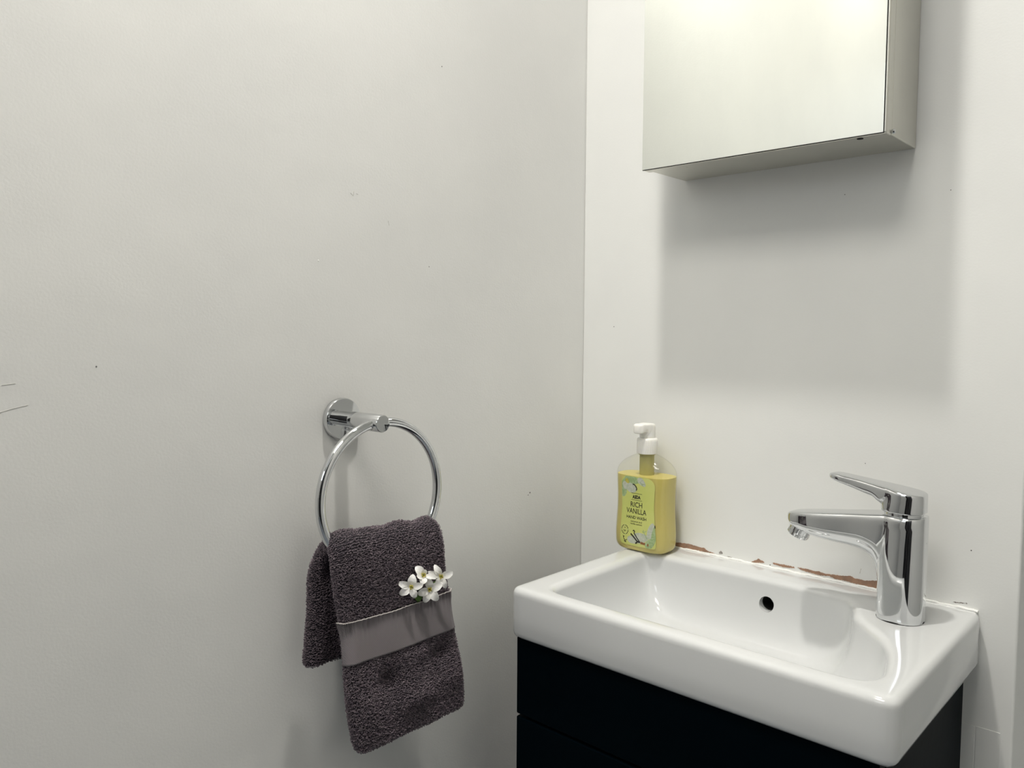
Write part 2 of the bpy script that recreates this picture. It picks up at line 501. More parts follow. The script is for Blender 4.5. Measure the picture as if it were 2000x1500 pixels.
OX0, OX1, OY0, OY1 = 0.1215, 0.5675, -0.3005, -0.0005
def outer(inset, z, r=0.013):
    P = polar(rrect(OX0 + inset, OX1 - inset, OY0 + inset, OY1 - (inset if inset > 0.006 else 0), max(r - inset, 0.003), z))
    return [(p[0], p[1], z) for p in P]


loops = []
def addl(P, z):
    loops.append([(p[0], p[1], z) for p in P])


# underside of the bowl (hidden in the cabinet), bottom, side, rounded top edge, rim, fillet, bowl
und = lambda a, z: addl(offset(opening, -0.008) * (1 - a) + offset(floor_poly, -0.010) * a, z)
und(1.0, 0.756); und(0.9, 0.757); und(0.6, 0.764); und(0.35, 0.775); und(0.25, 0.7875)
loops.append(outer(0.010, 0.7875)); loops.append(outer(0.004, 0.7885)); loops.append(outer(0.0012, 0.7915)); loops.append(outer(0.0, 0.796))
loops.append(outer(0.0, 0.815)); loops.append(outer(0.0, 0.8405))
for k in range(1, 6):
    a = k / 6 * PI / 2
    loops.append(outer(0.0080 * (1 - math.cos(a)), 0.8415 + 0.0082 * math.sin(a)))
loops.append(outer(0.0085, 0.8498)); loops.append(outer(0.012, 0.850))
addl(offset(opening, -0.0075), 0.8500)
for k in range(1, 8):
    a = k / 7 * PI / 2
    addl(offset(opening, -0.0065 + 0.0095 * math.sin(a)), 0.8500 - 0.0085 * (1 - math.cos(a)))
base = offset(opening, 0.003)
for k in range(1, 25):
    th = k / 24 * PI / 2
    a = 1 - math.cos(th) ** 0.85
    w = 0.06 * math.sin(th)
    addl(base * (1 - a) + floor_poly * a, 0.8415 - 0.0755 * math.sin(th))
ctr = np.array([0.335, -0.165])
for q, dz in ((0.8, -0.0012), (0.55, -0.0025), (0.3, -0.0036), (0.1, -0.0042)):
    addl(ctr + (floor_poly - ctr) * q, 0.766 + dz)
basin = thing('wash_basin', (0.3445, -0.15, 0.7875), 'white glazed ceramic wash basin on the black vanity cabinet', 'basin')
bowl = MB().loft(loops).build('basin_body', M['ceramic'], basin, angle=60)
# overflow hole through the back wall of the bowl
OVX, OVZ = 0.3385, 0.8173
cut = MB().lathe([(0.0098, -0.012), (0.0098, 0.030)], (OVX, -0.052, OVZ), 40, (0, 1, 0)).build('overflow_cutter', M['ceramic'])
md = bowl.modifiers.new('hole', 'BOOLEAN'); md.object = cut; md.operation = 'DIFFERENCE'; md.solver = 'EXACT'
bpy.context.view_layer.update()
dg = bpy.context.evaluated_depsgraph_get()
nm = bpy.data.meshes.new_from_object(bowl.evaluated_get(dg), depsgraph=dg)
nm.name = 'basin_body'
bowl.modifiers.clear(); bowl.data = nm
nm.set_sharp_from_angle(angle=math.radians(60))
bpy.data.objects.remove(cut)
MB().lathe([(0.0097, -0.022), (0.0097, 0.002), (0.0088, 0.002), (0.0088, -0.020), (0.0005, -0.020)][::-1], (OVX, -0.042, OVZ), 32, (0, -1, 0)).build('overflow_shade_cup', M['gap_dark'], basin)  # black cup: the shade inside the hole put into its colour
MB().lathe([(0.001, 0.0), (0.030, 0.0), (0.0315, 0.001), (0.030, 0.0025), (0.022, 0.0035), (0.001, 0.0045)], (0.335, -0.165, 0.7618), 40).build('plug_hole_cover', M['chrome'], basin)

# ------------------------------------------------------------------ vanity cabinet
van = thing('vanity_cabinet', (0.34, -0.145, 0.0), 'black lacquered vanity cabinet with drawers under the white basin', 'cabinet')
VX0, VX1, VZ = 0.1255, 0.5520, 0.7870
c = MB()
c.box(VX0, VX0 + 0.016, -0.272, -0.0025, 0.08, VZ)
c.box(VX1 - 0.016, VX1, -0.272, -0.0025, 0.08, VZ)
c.box(VX0 + 0.016, VX1 - 0.016, -0.272, -0.0025, 0.08, 0.096)
c.box(VX0 + 0.016, VX1 - 0.016, -0.018, -0.0025, 0.096, VZ - 0.06)
c.build('carcass', M['lacquer'], van, bevel=0.0008, seg=2)
MB().box(VX0 + 0.03, VX1 - 0.03, -0.24, -0.02, 0.0, 0.08).build('plinth', M['lacquer'], van, bevel=0.001)
zt = 0.7862
for z0, z1 in ((0.6885, zt), (0.470, 0.6855), (0.250, 0.467), (0.083, 0.247)):
    MB().box(VX0, VX1, -0.2905, -0.2725, z0, z1).build('drawer_front', M['lacquer'], van, bevel=0.0022, seg=3)

# ------------------------------------------------------------------ mirror cabinet
mc = thing('mirror_cabinet', (0.328, -0.05, 1.3735), 'mirrored bathroom cabinet with brushed steel sides hung above the basin', 'cabinet')
MX0, MX1, MZ0, MZ1 = 0.1765, 0.4795, 1.3735, 1.98
body = MB()
body.box(MX0 + 0.0015, MX1, -0.0865, -0.0005, MZ0 + 0.0006, MZ1)
bd = body.build('cabinet_body', M['brushed_steel'], mc, bevel=0.0015)
# door: folded steel pan with a slightly raised front lip, mirror pane set on it
dr = MB().box(MX0 - 0.0015, MX1 + 0.0003, -0.1035, -0.0872, MZ0 - 0.0006, MZ1 + 0.001).build('door', M['brushed_steel'], mc, bevel=0.0022, seg=4)
MB().box(MX0 - 0.0012, MX1 - 0.0028, -0.1052, -0.1033, MZ0 + 0.0004, MZ1).build('mirror_pane', M['mirror'], dr, bevel=0.0004, seg=2)
MB().box(MX0 - 0.0014, MX1 - 0.0022, -0.1040, -0.1032, MZ0 - 0.0002, MZ1 + 0.0004).build('pane_edge', M['gap_dark'], dr)
MB().lathe([(0.0034, 0.0), (0.0034, 0.0007), (0.0005, 0.0007)], (0.4500, -0.0962, MZ0 - 0.0005), 20, (0, 0, -1)).build('drain_hole', M['gap_dark'], dr)
MB().box(0.213, 0.231, -0.0878, -0.0838, MZ0 - 0.0004, MZ0 + 0.002).build('finger_notch', M['brushed_steel'], mc, bevel=0.0015)
MB().lathe([(0.0022, 0), (0.0028, 0.0015), (0.0022, 0.003), (0.0005, 0.003)], (MX1 + 0.0006, -0.0872, MZ0 + 0.0035), 14, (1, 0, 0)).build('hinge_pin', M['chrome'], mc)


# ------------------------------------------------------------------ fan loft used for tap and pump
def fan_loft(tops, bots, W, etop, ebot, place, n=48, m=40):
    """sections strung between a top line and a bottom line; W(s,h) half width; e* superellipse exponents per node"""
    T = catmull(tops, np.linspace(0, len(tops) - 1, m))
    B = catmull(bots, np.linspace(0, len(bots) - 1, m))
    ET = np.interp(np.linspace(0, len(etop) - 1, m), range(len(etop)), etop)
    EB = np.interp(np.linspace(0, len(ebot) - 1, m), range(len(ebot)), ebot)
    loops = []
    for i in range(m):
        L = []
        for k in range(n):
            a = 2 * PI * k / n
            e = ET[i] if math.sin(a) >= 0 else EB[i]
            q = sgnpow(math.sin(a), 2 / e); cq = sgnpow(math.cos(a), 2 / e)
            lam = (1 + q) / 2
            s = B[i][0] * (1 - lam) + T[i][0] * lam
            h = B[i][1] * (1 - lam) + T[i][1] * lam
            L.append(place(s, cq * W(s, h), h))
        loops.append(L)
    return loops


def sstep(a, b_, x):
    t = min(1, max(0, (x - a) / (b_ - a)))
    return t * t * (3 - 2 * t)


# ------------------------------------------------------------------ basin tap
TX, TY, TZ = 0.5055, -0.0850, 0.8502
tap = thing('basin_tap', (TX, TY, TZ), 'chrome single-lever basin mixer tap standing on the right rim of the basin', 'tap')
tp = lambda s, t, h: (TX - s, TY + t, TZ + h)
RB = 0.0240
def circ(s, r=RB, p=2.5):
    return r * max(0.0, 1 - (abs(s) / r) ** p) ** (1 / p) if abs(s) < r else 0.0
def W_tap(s, h):
    if s > 0.06:
        tg = 0.0185 * max(0.0, 1 - max(0, (s - 0.07) / 0.0585) ** 3.2) ** 0.5
    else:
        tg = 0.0185 + (0.0215 - 0.0185) * sstep(0.06, 0.012, s)
    tg *= 1 if s > 0.0 else 0
    bl = sstep(0.015, 0.085, h)
    return max(circ(s), tg * bl) + 0.00005
tops = [(0.1282, 0.0950), (0.1268, 0.0980), (0.120, 0.1008), (0.105, 0.1030), (0.085, 0.1058), (0.065, 0.1085), (0.048, 0.1108), (0.034, 0.1127), (0.024, 0.1140), (0.016, 0.1148), (0.010, 0.1150), (0.004, 0.1150), (-0.004, 0.1150), (-0.012, 0.1150), (-0.019, 0.1150), (-0.0225, 0.1150), (-0.0238, 0.1150)]
bots = [(0.1280, 0.0935), (0.1262, 0.0865), (0.119, 0.0800), (0.105, 0.0755), (0.088, 0.0730), (0.070, 0.0715), (0.053, 0.0705), (0.0405, 0.0680), (0.0305, 0.0610), (0.0260, 0.0480), (0.0245, 0.0300), (0.0240, 0.0120), (0.0215, 0.0), (0.006, 0.0), (-0.012, 0.0), (-0.0215, 0.0), (-0.0238, 0.0)]
et = [2.6, 3.5, 6, 7, 7, 7, 7, 7, 8, 10, 12, 14, 16, 18, 18, 18, 18]
eb = [2.2, 2.2, 2.1, 2.1, 2.1, 2.1, 2.1, 2.1, 2.1, 2.2, 2.4, 3.0, 8, 30, 40, 40, 40]
MB().loft(fan_loft(tops, bots, W_tap, et, eb, tp, 64, 96)).build('spout_body', M['chrome'], tap, angle=55)
MB().lathe([(0.0236, 0.0), (0.0242, 0.0006), (0.0240, 0.0014), (0.023, 0.0014)], tp(0, 0, -0.0004), 48).build('base_ring', M['gap_dark'], tap)
ax = Vector((-0.42, 0, -0.91)).normalized()
c0 = Vector(tp(0.1115, 0, 0.0830))
al = []
au = ax.orthogonal().normalized(); aw = ax.cross(au)
for r0, hh in ((0.0115, 0.0), (0.0127, 0.0010), (0.0127, 0.0060), (0.0121, 0.0064), (0.0121, 0.0070), (0.0127, 0.0074), (0.0127, 0.0112), (0.0119, 0.0122), (0.0096, 0.0122), (0.0092, 0.0105), (0.0005, 0.0105)):
    al.append([tuple(c0 + ax * hh + (au * math.cos(2 * PI * k / 96) + aw * math.sin(2 * PI * k / 96)) * (r0 - (0.0006 if 0.007 < hh < 0.0115 and k % 8 < 3 and r0 > 0.012 else 0))) for k in range(96)])
aer = MB().loft(al).build('aerator', M['chrome'], tap, angle=30)
MB().lathe([(0.0091, 0.0106), (0.0091, 0.0111), (0.0005, 0.0111)], c0, 24, ax).build('aerator_mesh', M['mesh_dark'], aer)
# handle on a slightly narrower neck
MB().lathe([(0.0195, 0.1130), (0.0195, 0.1200), (0.010, 0.1205)], tp(0, 0, 0), 40).build('neck', M['chrome'], tap)
def W_h(s, h):
    r = 0.0222
    bd_ = circ(s, r, 2.5)
    if s > 0.055:
        tg = 0.0130 * max(0.0, 1 - ((s - 0.055) / 0.0255) ** 3.4) ** 0.5
    else:
        tg = 0.0130 + (0.0195 - 0.0130) * sstep(0.06, 0.008, s)
    tg *= 1 if s > 0 else 0
    return max(bd_, tg * sstep(0.119, 0.131, h)) + 0.00005
ht = [(0.0800, 0.1492), (0.0790, 0.1510), (0.072, 0.1520), (0.060, 0.1508), (0.045, 0.1490), (0.030, 0.1470), (0.015, 0.1450), (0.004, 0.1432), (-0.008, 0.1414), (-0.0165, 0.1400), (-0.0205, 0.1388), (-0.0220, 0.1370)]
hb = [(0.0797, 0.1470), (0.0780, 0.1448), (0.068, 0.1415), (0.052, 0.1370), (0.038, 0.1328), (0.0285, 0.1300), (0.0240, 0.1240), (0.0215, 0.1185), (0.006, 0.1182), (-0.010, 0.1182), (-0.0190, 0.1184), (-0.0220, 0.1190)]
eth = [2.4, 3, 5, 6, 6, 6, 7, 8, 9, 10, 10, 10]
ebh = [2.2, 2.2, 2.4, 2.4, 2.4, 2.4, 2.8, 6, 20, 24, 24, 24]
MB().loft(fan_loft(ht, hb, W_h, eth, ebh, tp, 64, 72)).build('lever_handle', M['chrome'], tap, angle=55)

# ------------------------------------------------------------------ towel ring
RY, RZ = -0.4598, 1.0590
ring = thing('towel_ring', (0.0, RY, RZ), 'round chrome towel ring with disc mount on the left wall', 'towel ring')
MB().lathe([(0.0238, 0.0), (0.0240, 0.0010), (0.0240, 0.0062), (0.0232, 0.0075), (0.0005, 0.0078)], (0, RY, RZ), 64, (1, 0, 0)).build('wall_plate', M['chrome'], ring)
MB().lathe([(0.0086, 0.0070), (0.0086, 0.0250), (0.0080, 0.0252), (0.0080, 0.0258), (0.0096, 0.0262), (0.0098, 0.0270), (0.0098, 0.0785), (0.0090, 0.0797), (0.0005, 0.0799)], (0, RY, RZ), 48, (1, 0, 0)).build('post', M['chrome'], ring)
RCX, RCY, RCZ, RR = 0.0690, -0.4525, 0.9780, 0.0815
a0 = math.atan2(RZ - RCZ, RY - RCY)
pts = []
gap = 0.075
for i in range(121):
    a = a0 + gap + (2 * PI - 2 * gap) * i / 120
    pts.append((RCX, RCY + RR * math.cos(a), RCZ + RR * math.sin(a)))
MB().tube(pts, 0.0054, 20).build('hoop', M['chrome'], ring, angle=60)
MB().lathe([(0.0036, 0.0), (0.0036, 0.0008), (0.0004, 0.0008)], (RCX, RY - 0.0090, RZ - 0.0035), 16, (0, -1, -0.35)).build('grub_screw_hole', M['gap_dark'], ring)

# ------------------------------------------------------------------ towel
TW = np.array([  # centre x, z, left y, right y, half thickness
    (0.0430, 0.7990, -0.5385, -0.390, 0.0080),
    (0.0440, 0.8250, -0.5360, -0.389, 0.0100),
    (0.0450, 0.8550, -0.5335, -0.388, 0.0105),
    (0.0460, 0.8850, -0.5325, -0.386, 0.0100),
    (0.0485, 0.9080, -0.5300, -0.384, 0.0090),
    (0.0560, 0.9250, -0.5270, -0.383, 0.0085),
    (0.0685, 0.9345, -0.5260, -0.382, 0.0085),
    (0.0800, 0.9290, -0.5280, -0.381, 0.0085),
    (0.0860, 0.9120, -0.5300, -0.3810, 0.0080),
    (0.0880, 0.8850, -0.5280, -0.3795, 0.0078),
    (0.0905, 0.8550, -0.5240, -0.3760, 0.0078),
    (0.0950, 0.8250, -0.5240, -0.3755, 0.0078),
    (0.0990, 0.7950, -0.5250, -0.3710, 0.0080),
    (0.1030, 0.7650, -0.5240, -0.3690, 0.0085),
    (0.1060, 0.7380, -0.5210, -0.3675, 0.0085),
    (0.1070, 0.7190, -0.5160, -0.3680, 0.0080)])
dense = catmull(TW, np.linspace(0, len(TW) - 1, 800))
seg = np.sqrt(np.diff(dense[:, 0]) ** 2 + np.diff(dense[:, 1]) ** 2)
arc = np.concatenate([[0], np.cumsum(seg)])
LEN = arc[-1]
tanx = np.gradient(dense[:, 0], arc); tanz = np.gradient(dense[:, 1], arc)
# arc position of the crest, splits back flap from front flap
CREST = arc[np.argmax(dense[:, 1])]


def towel_point(s, g, off=0.0):
    """s: arc length along the drape, g: distance round the slab section (0..1 outer face, 1..2 right edge, 2..3 inner face, 3..4 left edge)"""
    s = np.asarray(s, float); g = np.asarray(g, float)
    x = np.interp(s, arc, dense[:, 0]); z = np.interp(s, arc, dense[:, 1])
    yl = np.interp(s, arc, dense[:, 2]); yr = np.interp(s, arc, dense[:, 3]); ht_ = np.interp(s, arc, dense[:, 4])
    tx = np.interp(s, arc, tanx); tz = np.interp(s, arc, tanz)
    ln = np.sqrt(tx ** 2 + tz ** 2); tx /= ln; tz /= ln
    nx, nz = -tz, tx
    d_end = np.minimum(s, LEN - s)
    e = np.clip(d_end / 0.0065, 0, 1)
    hf = ht_ * np.sqrt(np.clip(1 - (1 - e) ** 2, 0.0, 1))
    e2 = np.clip(d_end / 0.009, 0, 1)
    inset = 0.006 * (1 - np.sqrt(np.clip(1 - (1 - e2) ** 2, 0, 1)))
    yl = yl + inset; yr = yr - inset
    seg_ = np.floor(g).astype(int) % 4; f = g - np.floor(g)
    a_l = yl + ht_; a_r = yr - ht_
    y = np.where(seg_ == 0, a_l + (a_r - a_l) * f, np.where(seg_ == 1, a_r + ht_ * np.sin(f * PI), np.where(seg_ == 2, a_r + (a_l - a_r) * f, a_l - ht_ * np.sin(f * PI))))
    bb = np.where(seg_ == 0, 1.0, np.where(seg_ == 1, np.cos(f * PI), np.where(seg_ == 2, -1.0, -np.cos(f * PI))))
    # folds and hollows
    G = lambda y0, z0, ry, rz, a: a * np.exp(-((y - y0) / ry) ** 2 - ((z - z0) / rz) ** 2)
    front = 1 / (1 + np.exp(-(s - CREST - 0.02) / 0.006))
    D = front * (G(-0.475, 0.783, 0.015, 0.013, -0.0085) + G(-0.398, 0.792, 0.016, 0.012, -0.0085) + G(-0.440, 0.757, 0.030, 0.012, 0.0060)
                 + G(-0.385, 0.765, 0.016, 0.016, 0.0035) + G(-0.505, 0.765, 0.012, 0.02, 0.0025) + G(-0.43, 0.80, 0.02, 0.008, 0.0020)
                 + G(-0.46, 0.90, 0.05, 0.03, 0.0025) + 0.0008 * np.sin(y * 95 + z * 40))
    D += (1 - front) * (G(-0.522, 0.895, 0.010, 0.020, 0.0040) + G(-0.500, 0.86, 0.008, 0.05, -0.004) + 0.0010 * np.sin(y * 160 + 1))
    # gentle billow of the crest
    cr = np.exp(-((s - CREST) / 0.02) ** 2)
    D += cr * (0.0020 * np.sin((y + 0.53) * 42) + 0.0016 * np.sin((y + 0.45) * 90))
    yy = y + (1 - front) * 0.0
    k = bb * hf + D + off * bb
    edge = off * np.where(seg_ == 1, np.sin(f * PI), np.where(seg_ == 3, -np.sin(f * PI), 0.0))
    return np.stack([x + nx * k, yy + edge, z + nz * k], -1)


towel = thing('hand_towel', (0.069, -0.4525, 0.72), 'folded dark grey terry hand towel hanging from the chrome ring', 'towel')
ns = 240
gs = np.concatenate([np.linspace(0, 1, 70, endpoint=False), np.linspace(1, 2, 12, endpoint=False), np.linspace(2, 3, 40, endpoint=False), np.linspace(3, 4, 12, endpoint=False)])
ss = np.concatenate([np.linspace(0.0002, 0.006, 7), np.linspace(0.0075, LEN - 0.0075, ns - 14), np.linspace(LEN - 0.006, LEN - 0.0002, 7)])
S, Gg = np.meshgrid(ss, gs, indexing='ij')
P = towel_point(S, Gg)
MB().loft([list(map(tuple, row)) for row in P]).build('cloth', M['towel_base'], towel, angle=80)

# band zone on the front flap (arc positions)
def arc_at_z_front(z):
    m_ = arc > CREST
    return np.interp(-z, -dense[m_, 1], arc[m_])
B0, B1 = arc_at_z_front(0.857), arc_at_z_front(0.8135)

# terry loops: short looped yarns standing on the cloth
rng = np.random.default_rng(5)
def loop_sites():
    sites = []
    step_s, step_t = 0.00175, 0.00165
    rows = np.arange(0.0012, LEN - 0.0008, step_s)
    for r_i, s0 in enumerate(rows):
        W0 = 0.15 * 1.0
        for seg_, length in ((0, W0 - 0.016), (1, 0.026), (3, 0.026)):
            n = int(length / step_t)
            f = (np.arange(n) + 0.5 * (r_i % 2) + rng.uniform(-0.22, 0.22, n)) / n
            f = np.clip(f, 0.001, 0.999)
            s = s0 + rng.uniform(-0.25, 0.25, n) * step_s
            if seg_ == 0:
                keep = ~((s > B0) & (s < B1))
                s, f = s[keep], f[keep]
                # the back flap is hidden behind the front except near its left edge
                keep = (s > CREST - 0.012) | (f < 0.62)
                s, f = s[keep], f[keep]
            else:
                keep = ~((s > B0) & (s < B1) & (f < 0.35 if seg_ == 1 else f > 0.65))
                s, f = s[keep], f[keep]
            sites.append(np.stack([s, seg_ + f], 1))
        # strip of the inner face of the back flap that looks out at the left
        if s0 < CREST - 0.01:
            n = int(0.045 / step_t)
            f = 1 - (np.arange(n) + rng.uniform(0, 1, n)) / n * 0.34
            sites.append(np.stack([np.full(n, s0) + rng.uniform(-0.25, 0.25, n) * step_s, 2 + np.clip(f, 0.01, 0.999)], 1))
    return np.concatenate(sites)


sites = loop_sites()
s_, g_ = np.clip(sites[:, 0], 0.0008, LEN - 0.0008), sites[:, 1]
p0 = towel_point(s_, g_)
e1 = towel_point(s_ + 0.0006, g_) - towel_point(s_ - 0.0006, g_)
gm = np.where((g_ % 1) > 0.98, -0.01, 0.01)
e2 = (towel_point(s_, g_ + gm) - p0) * np.sign(gm)[:, None]
e1 /= np.linalg.norm(e1, axis=1)[:, None] + 1e-12
e2 /= np.linalg.norm(e2, axis=1)[:, None] + 1e-12
nrm = np.cross(e1, e2); nrm /= np.linalg.norm(nrm, axis=1)[:, None] + 1e-12
test = towel_point(s_, g_, 0.002) - p0
flip = np.sign((test * nrm).sum(1)); flip[flip == 0] = 1
nrm *= flip[:, None]
N = len(p0)
ang = rng.normal(0.0, 0.55, N)
lay = e2 * np.cos(ang)[:, None] + e1 * np.sin(ang)[:, None]          # loop opens across the towel
side = np.cross(nrm, lay)
lean = rng.normal(0, 0.25, (N, 1)) * side + rng.normal(0.25, 0.25, (N, 1)) * e1
hgt = rng.uniform(0.0013, 0.0027, N)[:, None]; wid = rng.uniform(0.0007, 0.0012, N)[:, None]; rad = 0.00042
K = 5
verts = np.zeros((N, K * 3, 3))
for k in range(K):
    a = PI * k / (K - 1)
    ctr_ = p0 + lay * (-math.cos(a)) * wid + (nrm + lean) * (math.sin(a) * hgt) - nrm * 0.0003
    rdir = lay * (-math.cos(a)) + nrm * math.sin(a)
    for j in range(3):
        q = 2 * PI * j / 3 + 0.5
        verts[:, k * 3 + j] = ctr_ + (rdir * math.cos(q) + side * math.sin(q)) * rad
fl = []
for k in range(K - 1):
    for j in range(3):
        fl.append((k * 3 + j, k * 3 + (j + 1) % 3, (k + 1) * 3 + (j + 1) % 3, (k + 1) * 3 + j))
fl = np.array(fl)
faces = (np.arange(N)[:, None, None] * (K * 3) + fl[None]).reshape(-1, 4)
me = bpy.data.meshes.new('terry_pile')
me.vertices.add(N * K * 3)
me.vertices.foreach_set('co', verts.reshape(-1))
me.loops.add(len(faces) * 4)
me.loops.foreach_set('vertex_index', faces.reshape(-1).astype(np.int32))
me.polygons.add(len(faces))
me.polygons.foreach_set('loop_start', (np.arange(len(faces)) * 4).astype(np.int32))
me.update(calc_edges=True)
me.shade_smooth()
me.materials.append(M['towel_loop'])
pile = bpy.data.objects.new('terry_pile', me)
COL.objects.link(pile)
pile.parent = towel; pile.matrix_parent_inverse = Matrix.Translation(-towel.location)
pile['kind'] = 'stuff'

# woven band with gathered top hem that stands off the towel and forms a pocket
def band_point(sv, g, gather=True):
    off = 0.0026
    q = (sv - B0) / (B1 - B0)
    f = g
    lip = math.exp(-max(0, q) * 9)
    o_ = off + 0.0016 * lip
    if gather:
        o_ += 0.0011 * math.exp(-max(0, q - 0.20) * 9) * (math.sin(f * 126) * 0.6 + math.sin(f * 171 + 1.3) * 0.4)
        o_ += 0.0007 * math.sin(f * 19 + q * 2) * (0.4 + 0.6 * math.exp(-q * 2))
    return tuple(towel_point(np.array([sv]), np.array([g % 4]), o_)[0])


nq, ng = 26, 420
gr = np.linspace(-0.55, 1.55, ng)
rows = []
for q in np.linspace(0, 1, nq):
    row = []
    for g in gr:
        f = (g + 0.55) / 2.1
        if g < 0:
            gg = 4 + g
        else:
            gg = g
        s_sag = B0 + (B1 - B0) * q + 0.0018 * math.sin(PI * max(0, min(1, g))) * (1 - 0.3 * q)
        row.append(band_point(s_sag, gg))
    rows.append(row)
vs = [p for r_ in rows for p in r_]
fs = [(i * ng + j, i * ng + j + 1, (i + 1) * ng + j + 1, (i + 1) * ng + j) for i in range(nq - 1) for j in range(ng - 1)]
band = MB().add(vs, fs).build('woven_band', M['band'], towel, angle=80)
band['label'] = 'smooth woven grey band across the front of the towel'
sol = band.modifiers.new('thickness', 'SOLIDIFY'); sol.thickness = 0.0005; sol.offset = -1
MB().tube([Vector(p) + Vector((0.0003, 0, 0.0003)) for p in rows[0][::3]], 0.00065, 6).build('hem_edge', M['thread'], band)


# ------------------------------------------------------------------ flower sprig tucked in the band
spr = thing('flower_sprig', (0.104, -0.4285, 0.855), 'sprig of small white five-petalled flowers tucked behind the towel band', 'flowers')
CAMV = Vector((0.72, -0.62, 0.12)).normalized()
def flower(center, petals, tilt=(0, 0), size=1.0):
    c_ = Vector(center)
    n = (CAMV + Vector((0, tilt[0], tilt[1]))).normalized()
    rt = Vector((0, 0, 1)).cross(n).normalized()
    up = n.cross(rt)
    mb = MB()
    mb.lathe([(0.0004, -0.0022), (0.0016, -0.0012), (0.0019, 0.0), (0.0012, 0.0012), (0.0003, 0.0016)], c_, 12, n)
    fo = mb.build('flower_centre', M['pistil'], spr)
    st = MB()
    for k in range(9):
        a = k * 2.399
        d = (n * 1.0 + (rt * math.cos(a) + up * math.sin(a)) * (0.55 + 0.25 * (k % 2))).normalized()
        tip = c_ + d * rnd.uniform(0.0032, 0.0042)
        st.tube([c_, tip], 0.00022, 5)
        st.lathe([(0.0001, -0.0006), (0.00062, -0.0003), (0.00068, 0.0002), (0.0002, 0.0007)], tip, 7, d)
    st.build('stamens', M['pollen'], fo)
    for (deg, ln, wd, lift) in petals:
        a = math.radians(deg)
        d = rt * math.cos(a) + up * math.sin(a)
        t = n.cross(d)
        ln *= size; wd *= size * 0.80
        vs = []; nu, nv = 10, 7
        for i in range(nu):
            u = i / (nu - 1)
            w = wd * (math.sin(PI * min(1, u ** 0.80 * 0.93 + 0.045)) ** 0.75)
            if u > 0.97: w *= 0.75
            for j in range(nv):
                v = j / (nv - 1) * 2 - 1
                hgt_ = ln * (lift * u + 0.16 * math.sin(PI * u) - 0.10 * u * u) + 0.22 * w * v * v - 0.0003
                notch = -0.06 * ln * (1 - abs(v)) ** 2 * (u > 0.95)
                vs.append(c_ + d * (0.0008 + u * ln + notch - 0.10 * ln * v * v * (u > 0.9)) + t * (w * v) + n * hgt_)
        k0 = len(vs)
        vs2 = [p - n * 0.00022 for p in vs]
        fs = []
        for i in range(nu - 1):
            for j in range(nv - 1):
                q = (i * nv + j, i * nv + j + 1, (i + 1) * nv + j + 1, (i + 1) * nv + j)
                fs.append(q); fs.append(tuple(k0 + x for x in q[::-1]))
        edge = [i for i in range(nv)] + [i * nv + nv - 1 for i in range(1, nu)] + [(nu - 1) * nv + j for j in range(nv - 2, -1, -1)] + [i * nv for i in range(nu - 2, 0, -1)]
        for a_, b_ in zip(edge, edge[1:] + edge[:1]):
            fs.append((b_, a_, a_ + k0, b_ + k0))
        MB().add(vs + vs2, fs).build('petal', M['petal'], fo, angle=80)
    return fo


FP = [((0.1075, -0.4437, 0.8800), [(162, .0152, .0052, .02), (82, .0135, .0062, .1), (212, .0155, .0056, .0), (290, .0132, .0052, .05), (8, .0130, .0050, .1)], (0, 0)),
      ((0.1105, -0.4195, 0.8722), [(22, .0155, .0062, .05), (305, .0160, .0062, .0), (248, .0160, .0056, .05), (200, .0145, .0056, .1), (95, .0130, .0055, .15)], (0, 0)),
      ((0.1080, -0.4005, 0.8820), [(118, .0150, .0050, .05), (158, .0160, .0044, .05), (14, .0145, .0056, .1), (292, .0150, .0044, .05), (238, .0110, .0040, .0)], (0.15, 0)),
      ((0.1060, -0.4255, 0.8880), [(128, .0130, .0064, .3), (185, .0085, .0055, .7), (250, .0100, .0060, .4), (338, .0150, .0034, .3), (70, .0055, .0040, 1.0)], (0.35, 0.3))]
heads = []
for cpos, pet, tl in FP:
    flower(cpos, pet, tl)
    heads.append(Vector(cpos))
joint = Vector((0.1020, -0.4290, 0.8655))
foot = Vector((0.0955, -0.4285, 0.8460))
stm = MB()
stm.tube([foot, joint.lerp(foot, 0.4) + Vector((0.0004, 0.001, 0)), joint], 0.0012, 8)
for h in heads:
    mid = joint.lerp(h, 0.5) + Vector((-0.001, 0, -0.002))
    stm.tube([joint, mid, h - CAMV * 0.0014], 0.0006, 6)
stm.build('stem', M['stem'], spr)
for (ang_, ln) in ((70, 0.010), (115, 0.011), (95, 0.008)):
    a = math.radians(ang_)
    rt = Vector((0, 0, 1)).cross(CAMV).normalized(); up = CAMV.cross(rt)
    d = rt * math.cos(a) + up * math.sin(a); t = CAMV.cross(d)
    vs = []
    b0 = joint - Vector((-0.0006, 0, 0.007))
    for i in range(8):
        u = i / 7; w = 0.0022 * math.sin(PI * min(1, u * 0.95 + 0.04))
        for v in (-1, 0, 1):
            vs.append(b0 + d * u * ln + t * w * v + CAMV * (0.0015 * math.sin(u * 2) + 0.0005 * abs(v)))
    vs2 = [p - CAMV * 0.0002 for p in vs]
    fs = [(i * 3 + j, i * 3 + j + 1, i * 3 + j + 4, i * 3 + j + 3) for i in range(7) for j in range(2)]
    fs += [tuple(24 + x for x in f[::-1]) for f in fs]
    MB().add(vs + vs2, fs).build('leaf', M['stem'], spr)

